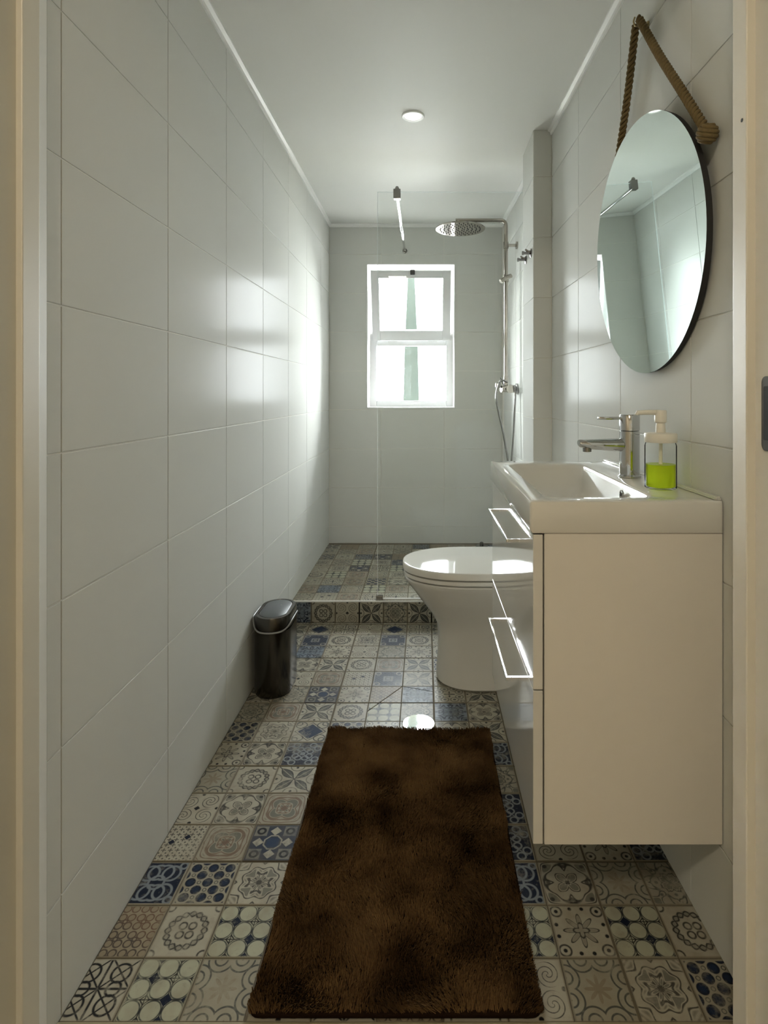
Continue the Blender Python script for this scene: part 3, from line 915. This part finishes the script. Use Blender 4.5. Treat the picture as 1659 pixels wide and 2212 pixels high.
# ------------------------------------------------------------------ ceiling downlight
dl = setp(empty('ceiling_downlight', (-0.048, 2.307, ZC)), 'small round white recessed downlight in the ceiling', 'ceiling light')
bm = bmesh.new(); lathe(bm, [(0.046, 0), (0.046, -0.003), (0.043, -0.006), (0.036, -0.006), (0.034, -0.002)], n=40, cap1=False); obj('rim', bm, M['trim'], dl, True)
bm = bmesh.new(); lathe(bm, [(0.035, -0.0025), (0.02, -0.003), (0.002, -0.003)], n=40); obj('lens', bm, M['downlight'], dl, True)

# ------------------------------------------------------------------ round mirror on a rope
yaw, tl = 0.0406, -0.0525
MC, MR = Vector((0.5265, 1.4042, 1.4361)), 0.3046
nM = Vector((-math.cos(tl) * math.cos(yaw), -math.cos(tl) * math.sin(yaw), math.sin(tl)))
sM = Vector((0, 0, 1)).cross(nM).normalized()
uM = nM.cross(sM).normalized()
mr = setp(empty('wall_mirror', MC), 'round frameless mirror hung from a thick jute rope above the washbasin', 'mirror')
def disc(r0, r1, d0, d1, n=96):
    bm = bmesh.new()
    lp = []
    for r, d in ((r0, d0), (r1, d1)):
        lp.append([nM * d + sM * (r * math.cos(2 * math.pi * k / n)) + uM * (r * math.sin(2 * math.pi * k / n)) for k in range(n)])
    loft(bm, lp)
    return bm
mg = obj('mirror_glass', disc(MR, MR, -0.003, 0.0), M['mirror'], mr)
mg.data.materials.append(M['dark'])
for p in mg.data.polygons:
    if abs(p.normal.dot(nM)) < 0.5: p.material_index = 1
obj('backing', disc(MR - 0.003, MR - 0.003, -0.0145, -0.0032), M['dark'], mr)
HK = Vector((wx(1.44) - 0.024, 1.44, 2.014))
KN = MC + nM * -0.010 + sM * 0.0 + Vector((0, -0.296, 0.150))
KN.x = wx(KN.y) - 0.020
KF = MC + Vector((0, 0.272, 0.150)); KF.x = 0.538
def rope(bm, path, R=0.0042, off=0.0062, pitch=0.040, strands=3):
    P = spline(path, 60)
    L = [0]
    for a, b in zip(P, P[1:]): L.append(L[-1] + (b - a).length)
    for s in range(strands):
        pts = []
        for i, p in enumerate(P):
            d = (P[min(i + 1, len(P) - 1)] - P[max(i - 1, 0)]).normalized()
            a = d.cross(Vector((1, 0, 0.13))).normalized()
            b = d.cross(a)
            t = 2 * math.pi * (L[i] / pitch + s / strands)
            pts.append(p + (a * math.cos(t) + b * math.sin(t)) * off - MC)
        tube(bm, pts, R, 8)
bm = bmesh.new(); rope(bm, [HK + Vector((-0.002, -0.010, 0.002)), HK.lerp(KN, 0.35), HK.lerp(KN, 0.7), KN + Vector((0, 0.01, 0.01))]); obj('rope', bm, M['rope'], mr, 'all')
bm = bmesh.new(); rope(bm, [HK + Vector((-0.002, 0.012, 0.0)), HK.lerp(KF, 0.35), HK.lerp(KF, 0.7), KF]); obj('rope', bm, M['rope'], mr, 'all')
def knot(center, R=0.0165, r=0.0046):
    """ball knot: rope wound round in tight parallel turns"""
    bm = bmesh.new()
    for q, (turns, tl_) in enumerate(((5, 0.5), (4, 2.0))):
        P = []
        for k in range(160):
            f = k / 159
            ph = math.pi * (0.16 + 0.68 * f)
            t = 2 * math.pi * turns * f
            v_ = Vector((math.sin(ph) * math.cos(t), math.sin(ph) * math.sin(t), math.cos(ph))) * (R if q == 0 else R * 0.80)
            P.append(Matrix.Rotation(tl_, 3, 'X') @ v_ + center - MC)
        tube(bm, P, r, 10)
    return bm
obj('knot', knot(KN + Vector((-0.004, -0.006, -0.006))), M['rope'], mr, 'all')
obj('knot', knot(KF + Vector((0.002, 0.0, -0.01))), M['rope'], mr, 'all')
hook = setp(empty('mirror_hook', (wx(1.44), 1.44, 2.014)), 'small brass hook screwed into the wall holding the mirror rope', 'hook')
M['brass'] = mat('aged_brass', (0.42, 0.34, 0.18), 0.3, 1.0, var=0.1)
bm = bmesh.new()
tube(bm, spline([(0.004, 0, -0.008), (-0.014, 0, -0.011), (-0.030, 0, -0.010), (-0.036, 0, 0.0), (-0.033, 0, 0.012)], 6), 0.0022, 10)
obj('shank', bm, M['brass'], hook, True)
bm = bmesh.new(); lathe(bm, [(0.010, 0), (0.010, -0.002), (0.006, -0.005)], (0, 0, -0.008), 'X', 18); obj('base', bm, M['brass'], hook, True)
bm = bmesh.new()
P = [(-0.024 + 0.0, 0.010 * math.cos(t), 0.004 + 0.013 * math.sin(t)) for t in [math.radians(k * 15) for k in range(-3, 16)]]
tube(bm, P, 0.0016, 8); obj('ring', bm, M['brass'], hook, True)

# ------------------------------------------------------------------ wall-hung vanity
VY0, VY1 = 1.0865, 1.747
VXF = 0.205
ZS0, ZS1 = 0.817, 0.878
ZB = 0.228
va = setp(empty('vanity_cabinet', (0.38, 1.417, ZB)), 'wall-hung glossy white vanity cabinet with two drawers under the washbasin', 'cabinet')
vo = va.location.copy()
bm = bmesh.new()
def quadbox(bm, pts, z0, z1, bev=0.0):
    a = [bm.verts.new((p[0], p[1], z0)) for p in pts]; b = [bm.verts.new((p[0], p[1], z1)) for p in pts]
    k = len(pts)
    fs = [bm.faces.new((a[i], a[(i + 1) % k], b[(i + 1) % k], b[i])) for i in range(k)] + [bm.faces.new(list(reversed(a))), bm.faces.new(b)]
    if bev:
        bmesh.ops.bevel(bm, geom=list({e for f in fs for e in f.edges}), offset=bev, segments=2, affect='EDGES')
bx0 = VXF + 0.0218
gap = 0.002
for y0, y1 in ((VY0 + 0.003, VY0 + 0.019), (VY1 - 0.019, VY1 - 0.003)):
    quadbox(bm, [(bx0, y0), (wx(y0) - gap, y0), (wx(y1) - gap, y1), (bx0, y1)], ZB - 0.003, ZS0 - 0.001, 0.001)
quadbox(bm, [(bx0, VY0 + 0.019), (wx(VY0) - 0.006, VY0 + 0.019), (wx(VY1) - 0.006, VY1 - 0.019), (bx0, VY1 - 0.019)], ZB, ZB + 0.016)
quadbox(bm, [(wx(VY0) - 0.022, VY0 + 0.019), (wx(VY0 + .02) - 0.006, VY0 + 0.019), (wx(VY1) - 0.006, VY1 - 0.019), (wx(VY1) - 0.022, VY1 - 0.019)], ZB + 0.016, ZS0 - 0.10)
o = obj('body', bm, M['carcass'], va); o.location = -vo
HY0_, HY1_ = 1.246, 1.579
for z0, z1, zh in ((0.5205, ZS0 - 0.003, 0.762), (ZB, 0.5175, 0.462)):
    bm = nbox(VXF, VXF + 0.0185, VY0 + 0.001, VY1 - 0.001, z0, z1, bev=0.0012)
    dw = obj('drawer', bm, M['lacquer'], va); dw.location = -vo
    bm = bmesh.new()
    xb = VXF - 0.027
    box(bm, xb - 0.0022, xb + 0.0022, HY0_, HY1_, zh - 0.0035, zh + 0.0035, bev=0.0008)
    for yy in (HY0_, HY1_ - 0.008): box(bm, xb + 0.0022, VXF, yy, yy + 0.008, zh - 0.0035, zh + 0.0035, bev=0.0008)
    obj('handle', bm, M['chrome_bright'], dw)

# washbasin
wbn = setp(empty('washbasin', (0.38, 1.417, ZS0)), 'white ceramic washbasin slab resting on the vanity cabinet', 'washbasin')
def skew(lp, z):
    out = []
    for x, y in lp:
        if x > 0.47: x = x + (wx(y) - 0.001 - 0.565) * (x - 0.47) / (0.565 - 0.47)
        out.append((x - 0.38, y - 1.417, z - ZS0))
    return out
BX0, BX1 = 0.199, 0.565
bm = bmesh.new()
K = 8
loops = [skew(rrect(BX0 + 0.004, BX1, VY0 + 0.002, VY1 - 0.002, 0.004, K), ZS0),
         skew(rrect(BX0, BX1, VY0, VY1, 0.006, K), ZS0 + 0.006),
         skew(rrect(BX0, BX1, VY0, VY1, 0.006, K), ZS1 - 0.005),
         skew(rrect(BX0 + 0.0015, BX1, VY0 + 0.0015, VY1 - 0.0015, 0.006, K), ZS1 - 0.0015),
         skew(rrect(BX0 + 0.005, BX1, VY0 + 0.005, VY1 - 0.005, 0.006, K), ZS1),
         skew(rrect(0.238, 0.458, 1.130, 1.672, 0.035, K), ZS1 - 0.001),
         skew(rrect(0.243, 0.453, 1.135, 1.667, 0.035, K), ZS1 - 0.004),
         skew(rrect(0.247, 0.449, 1.140, 1.662, 0.038, K), ZS1 - 0.012),
         skew(rrect(0.266, 0.436, 1.165, 1.640, 0.050, K), ZS1 - 0.055),
         skew(rrect(0.290, 0.415, 1.215, 1.590, 0.055, K), ZS1 - 0.082),
         skew(rrect(0.320, 0.385, 1.300, 1.500, 0.030, K), ZS1 - 0.088)]
loft(bm, loops, cap0=False, cap1=True)
obj('basin', bm, M['ceramic'], wbn, True)
bm = bmesh.new()
quadbox(bm, [(wx(VY0) - 0.014 - 0.38, VY0 + 0.006 - 1.417), (wx(VY0) - 0.001 - 0.38, VY0 + 0.006 - 1.417), (wx(VY1) - 0.001 - 0.38, VY1 - 0.006 - 1.417), (wx(VY1) - 0.014 - 0.38, VY1 - 0.006 - 1.417)], ZS1 - ZS0 - 0.002, ZS1 - ZS0 + 0.007, 0.003)
obj('back_lip', bm, M['ceramic'], wbn, True)
bm = bmesh.new()
lathe(bm, [(0.0125, -0.001), (0.0125, -0.004), (0.009, -0.005), (0.0085, 0.0)], (0.443 - 0.38, 1.285 - 1.417, 0.853 - ZS0), 'X', 24, cap1=False)
ov = obj('overflow_ring', bm, M['chrome'], wbn, True)
bm = bmesh.new(); lathe(bm, [(0.0088, -0.002), (0.001, -0.0022)], (0.443 - 0.38, 1.285 - 1.417, 0.853 - ZS0), 'X', 20); obj('overflow_hole', bm, M['black'], ov)
bm = bmesh.new(); lathe(bm, [(0.030, -0.086), (0.030, -0.083), (0.024, -0.081), (0.002, -0.080)], (0.352 - 0.38, 1.40 - 1.417, ZS1 - ZS0), n=28); obj('plug', bm, M['chrome'], wbn, True)

# faucet
fc = setp(empty('faucet', (0.5015, 1.407, ZS1)), 'chrome single-lever faucet standing on the washbasin ledge', 'faucet')
bm = bmesh.new(); lathe(bm, [(0.027, 0), (0.027, 0.004), (0.024, 0.007), (0.0235, 0.112), (0.0225, 0.113)], n=36); obj('body', bm, M['chrome'], fc, True)
bm = bmesh.new(); lathe(bm, [(0.0225, 0.1135), (0.0240, 0.1145), (0.0240, 0.151), (0.0225, 0.153), (0.001, 0.153)], n=36); hd_ = obj('lever_cap', bm, M['chrome'], fc, True)
bm = bmesh.new(); box(bm, -0.078, -0.020, -0.0075, 0.0075, 0.140, 0.1475, bev=0.003); obj('lever', bm, M['chrome'], hd_, True)
bm = bmesh.new()
lps = []
for x, zc_, hh, ww in ((-0.018, 0.078, 0.0165, 0.0175), (-0.06, 0.079, 0.0145, 0.0165), (-0.098, 0.080, 0.0125, 0.0155), (-0.122, 0.082, 0.0095, 0.0145), (-0.125, 0.083, 0.007, 0.013)):
    lps.append([(x, ww * math.cos(t), zc_ + hh * math.sin(t)) for t in [2 * math.pi * k / 20 for k in range(20)]])
loft(bm, lps)
sp_ = obj('spout', bm, M['chrome'], fc, True)
bm = bmesh.new(); lathe(bm, [(0.0105, 0.072), (0.0105, 0.062), (0.008, 0.061)], (-0.104, 0, 0), n=20); obj('aerator', bm, M['chrome_dark'], sp_, True)

# soap dispenser
sd = setp(empty('soap_dispenser', (0.5065, 1.234, ZS1)), 'clear pump bottle of bright green soap beside the faucet', 'soap dispenser')
bm = bmesh.new(); lathe(bm, [(0.029, 0), (0.0325, 0.003), (0.0325, 0.092), (0.030, 0.100)], n=40, cap1=False); obj('bottle', bm, M['bottle'], sd, True)
bm = bmesh.new(); lathe(bm, [(0.027, 0.004), (0.0300, 0.006), (0.0300, 0.0525), (0.001, 0.0525)], n=40); obj('liquid_soap', bm, M['lime'], sd, True)
bm = bmesh.new(); lathe(bm, [(0.0325, 0.0995), (0.0335, 0.101), (0.0335, 0.117), (0.032, 0.119), (0.014, 0.120)], n=40); obj('lid', bm, M['pump'], sd, True)
bm = bmesh.new()
lathe(bm, [(0.0105, 0.119), (0.0095, 0.136), (0.0085, 0.140), (0.0125, 0.143), (0.0125, 0.166), (0.011, 0.168), (0.001, 0.168)], n=24)
tube(bm, [(0, 0, 0.163), (-0.030, 0, 0.1635), (-0.050, 0, 0.1625), (-0.052, 0, 0.158)], [0.006, 0.0055, 0.005, 0.004], 12)
obj('pump_head', bm, M['pump'], sd, True)
bm = bmesh.new(); lathe(bm, [(0.004, 0.10), (0.004, 0.012)], n=10); obj('dip_tube', bm, M['pump'], sd, True)

# ------------------------------------------------------------------ toilet
YT = 2.21
XT = wx(YT) - 0.006
to = setp(empty('toilet', (0.25, YT, 0)), 'white back-to-wall toilet with closed glossy lid', 'toilet')
def dshape(xf, lf, hwid, xb=XT, n=28, pw_=2.25, m=5, taper=1.0):
    """front half super-ellipse of length lf from xf, straight sides back to xb"""
    out = []
    for k in range(n + 1):
        t = -math.pi / 2 + math.pi * k / n
        cx = abs(math.cos(t)) ** (2 / pw_) ; sy = math.copysign(abs(math.sin(t)) ** (2 / pw_), math.sin(t))
        out.append((xf + lf - lf * cx, hwid * sy))
    for k in range(1, m + 1):
        f = k / m
        out.append((xf + lf + (xb - xf - lf) * f, hwid * (1 + (taper - 1) * f)))
    for k in range(m, 0, -1):
        f = k / m
        out.append((xf + lf + (xb - xf - lf) * f, -hwid * (1 + (taper - 1) * f)))
    return [(x - 0.25, y) for x, y in out]
def dl_(z, *a, **k): return [(x, y, z) for x, y in dshape(*a, **k)]
bm = bmesh.new()
prof = [(0.000, 0.048, 0.16, 0.128), (0.010, 0.042, 0.16, 0.138), (0.03, 0.0425, 0.16, 0.134), (0.10, 0.0485, 0.16, 0.120), (0.18, 0.049, 0.16, 0.118), (0.215, 0.043, 0.165, 0.121), (0.25, 0.024, 0.18, 0.130),
        (0.30, -0.015, 0.21, 0.148), (0.34, -0.045, 0.235, 0.163), (0.37, -0.068, 0.25, 0.174), (0.384, -0.078, 0.26, 0.179), (0.390, -0.078, 0.26, 0.180), (0.394, -0.074, 0.26, 0.176)]
loft(bm, [dl_(z, xf, lf, w_) for z, xf, lf, w_ in prof])
obj('bowl', bm, M['ceramic'], to, True)
SB = 0.50
def slab(z0, z1, xf, lf, w_, xb, r=0.006):
    bm = bmesh.new()
    loft(bm, [dl_(z0, xf + r * .6, lf - r * .6, w_ - r * .6, xb=xb - r * .6), dl_(z0 + r * .5, xf, lf, w_, xb=xb), dl_(z1 - r, xf, lf, w_, xb=xb), dl_(z1 - r * .3, xf + r * .3, lf - r * .3, w_ - r * .3, xb=xb - r * .3), dl_(z1, xf + r, lf - r, w_ - r, xb=xb - r),
              *[dl_(z1 + (q - r) * 0.029, xf + q, lf - q, w_ - q, xb=xb - q) for q in (r + 0.003, 0.02, 0.04, 0.07, 0.10, 0.13, 0.155)]])
    return bm
M['seat_gap'] = M['dark']
obj('seat', slab(0.399, 0.415, -0.082, 0.262, 0.183, SB), M['ceramic'], to, True)
obj('lid', slab(0.4195, 0.446, -0.086, 0.265, 0.187, SB), M['ceramic'], to, True)
bm = bmesh.new(); loft(bm, [dl_(0.394, -0.066, 0.255, 0.168, xb=SB - 0.01), dl_(0.421, -0.066, 0.255, 0.168, xb=SB - 0.01)]); obj('seat_buffer', bm, M['ceramic'], to)
for yy in (-0.075, 0.075):
    bm = bmesh.new(); lathe(bm, [(0.014, -0.02), (0.014, 0.02)], (SB + 0.004 - 0.25, yy, 0.412), 'Y', 16); obj('hinge', bm, M['chrome'], to, True)

# ------------------------------------------------------------------ pedal-less bin
bn = setp(empty('trash_bin', (-0.5535, 2.135, 0)), 'slim oval dark steel trash bin with grey lid against the left wall', 'trash bin')
def stad(r, l, z, n=16):
    out = []
    for s, a0 in ((1, 0), (-1, math.pi)):
        for k in range(n + 1):
            t = a0 + math.pi * k / n
            out.append((r * math.cos(t), s * l + r * math.sin(t), z))
    return out
RB, LB = 0.066, 0.040
bm = bmesh.new(); loft(bm, [stad(RB - 0.002, LB, 0.004), stad(RB, LB, 0.008), stad(RB, LB, 0.234)], cap1=True); obj('body', bm, M['steel'], bn, True)
bm = bmesh.new(); loft(bm, [stad(RB - 0.004, LB, 0.0), stad(RB - 0.004, LB, 0.006)]); obj('base', bm, M['black'], bn, True)
bm = bmesh.new(); loft(bm, [stad(RB - 0.001, LB, 0.238), stad(RB - 0.001, LB, 0.278), stad(RB - 0.004, LB, 0.284), stad(RB - 0.014, LB, 0.285), stad(RB - 0.0155, LB, 0.282)]); lid = obj('lid', bm, M['steel'], bn, True)
bm = bmesh.new(); loft(bm, [stad(RB - 0.0175, LB, 0.279), stad(RB - 0.0175, LB, 0.2845), stad(RB - 0.019, LB, 0.2855)]); fp = obj('flap', bm, M['lidplastic'], lid, True)
bm = bmesh.new(); lathe(bm, [(0.003, 0.2855), (0.003, 0.2862), (0.001, 0.2864)], (0.012, 0.028, 0), n=12); obj('indicator', bm, M['chrome'], fp)
pts = []
for k in range(64):
    q = stad(RB + 0.0025, LB, 0, 31)[k]
    lift = 0.030 * max(0.0, (abs(q[0]) / RB) ** 6) * (0.6 if q[0] > 0 else 1.0)
    pts.append(Vector((q[0] * (1.03 if q[0] < 0 else 1.0), q[1], 0.2355 + lift)))
bm = bmesh.new()
rings = []
for i in range(64):
    d = (pts[(i + 1) % 64] - pts[i - 1]).normalized(); a = d.cross(Vector((0, 0, 1))).normalized(); b = a.cross(d)
    rings.append([pts[i] + (a * math.cos(2 * math.pi * k / 8) * 0.0022 + b * math.sin(2 * math.pi * k / 8) * 0.0032) for k in range(8)])
loft(bm, rings, close=True); obj('liner_rim', bm, M['liner'], bn, True)

# ------------------------------------------------------------------ drains
fd = setp(empty('floor_drain', (-0.021, 1.880, 0)), 'shiny round chrome floor drain half under the far edge of the rug', 'drain')
bm = bmesh.new(); lathe(bm, [(0.054, 0.0), (0.054, 0.0015), (0.051, 0.0032), (0.001, 0.0034)], n=48); obj('cover', bm, M['chrome_bright'], fd)
bm = bmesh.new(); box(bm, -0.0008, 0.0008, -0.03, 0.045, 0.0034, 0.0038); obj('post_reflection', bm, M['dark'], fd)  # dark strip painting the post's reflection onto the chrome cover
sdn = setp(empty('shower_drain', (0.365, 3.70, STEP_H)), 'small dark drain fitting on the shower floor by the back wall', 'drain')
bm = bmesh.new(); lathe(bm, [(0.040, 0), (0.040, 0.003), (0.036, 0.005), (0.001, 0.005)], n=32); obj('cover', bm, M['chrome_dark'], sdn)
bm = bmesh.new(); lathe(bm, [(0.012, 0.005), (0.012, 0.022), (0.008, 0.026), (0.001, 0.027)], n=18); obj('plug_knob', bm, M['chrome_dark'], sdn, True)

# ------------------------------------------------------------------ rug
RX0, RX1, RY0, RY1 = -0.309, 0.206, 0.990, 1.835
rg = setp(empty('bath_rug', ((RX0 + RX1) / 2, (RY0 + RY1) / 2, 0)), 'dark brown plush bath rug lying on the patterned floor', 'rug')
ro = rg.location.copy()
def rugmat(name, c1, c2):
    m = mat(name, c1, 0.95, var=0.0, scale=7, spec=0.1)
    nt = m.node_tree
    mx = [n for n in nt.nodes if n.type == 'MIX'][0]
    mx.inputs[6].default_value = c1 + (1,); mx.inputs[7].default_value = c2 + (1,)
    no = [n for n in nt.nodes if n.type == 'TEX_NOISE'][0]
    no.inputs['Detail'].default_value = 6
    no.inputs['Scale'].default_value = 8
    mr_ = nt.nodes.new('ShaderNodeMapRange')
    mr_.inputs['From Min'].default_value = 0.35; mr_.inputs['From Max'].default_value = 0.62
    nt.links.new(no.outputs['Fac'], mr_.inputs['Value']); nt.links.new(mr_.outputs[0], mx.inputs[0])
    return m
M['rug'] = rugmat('brown_plush', s2l((76, 55, 33)), s2l((120, 93, 60)))
bm = bmesh.new()
rr = lambda d, z: [(x - ro.x, y - ro.y, z) for x, y in rrect(RX0 + d, RX1 - d, RY0 + d, RY1 - d, 0.02, 6)]
loft(bm, [rr(0.004, 0.0005), rr(0.001, 0.003), rr(0.001, 0.008), rr(0.006, 0.011)])
obj('backing', bm, mat('rug_hem', s2l((34, 22, 13)), 0.95, var=0.2, spec=0.05), rg, True)
NF = 120000
fx = rng.uniform(RX0 + 0.003, RX1 - 0.003, NF); fy = rng.uniform(RY0 + 0.003, RY1 - 0.003, NF)
def vnoise(x, y, k, seed):
    g = np.random.default_rng(seed).uniform(-1, 1, (64, 64))
    X_, Y_ = x * k, y * k
    i, j = np.floor(X_).astype(int), np.floor(Y_).astype(int)
    a, b = X_ - i, Y_ - j
    a = a * a * (3 - 2 * a); b = b * b * (3 - 2 * b)
    G = lambda p, q: g[p % 64, q % 64]
    return (G(i, j) * (1 - a) + G(i + 1, j) * a) * (1 - b) + (G(i, j + 1) * (1 - a) + G(i + 1, j + 1) * a) * b
sx = vnoise(fx, fy, 9, 1) * 0.75 + vnoise(fx, fy, 30, 2) * 0.35 + rng.normal(0, 0.22, NF)
sy_ = vnoise(fx, fy, 9, 3) * 0.75 + vnoise(fx, fy, 30, 4) * 0.35 + rng.normal(0, 0.22, NF)
hl = 0.0115 + 0.002 * vnoise(fx, fy, 14, 5) + rng.normal(0, 0.0012, NF)
ang = rng.uniform(0, math.pi, NF)
wd = 0.0011
base = np.stack([fx - ro.x, fy - ro.y, np.full(NF, 0.0085)], 1)
side = np.stack([np.cos(ang) * wd, np.sin(ang) * wd, np.zeros(NF)], 1)
tip = base + np.stack([sx * hl, sy_ * hl, hl], 1)
tip[:, 0] = np.clip(tip[:, 0], RX0 - ro.x, RX1 - ro.x); tip[:, 1] = np.clip(tip[:, 1], RY0 - ro.y, RY1 - ro.y)
V = np.stack([base - side, base + side, tip + side * 0.55, tip - side * 0.55], 1).reshape(-1, 3)
me = bpy.data.meshes.new('pile')
me.vertices.add(NF * 4); me.vertices.foreach_set('co', V.ravel())
me.loops.add(NF * 4); me.loops.foreach_set('vertex_index', np.arange(NF * 4, dtype=np.int32))
me.polygons.add(NF); me.polygons.foreach_set('loop_start', np.arange(0, NF * 4, 4, dtype=np.int32))
me.update(); me.validate()
setp(link('pile', me, rg, M['rug']), kind='stuff')
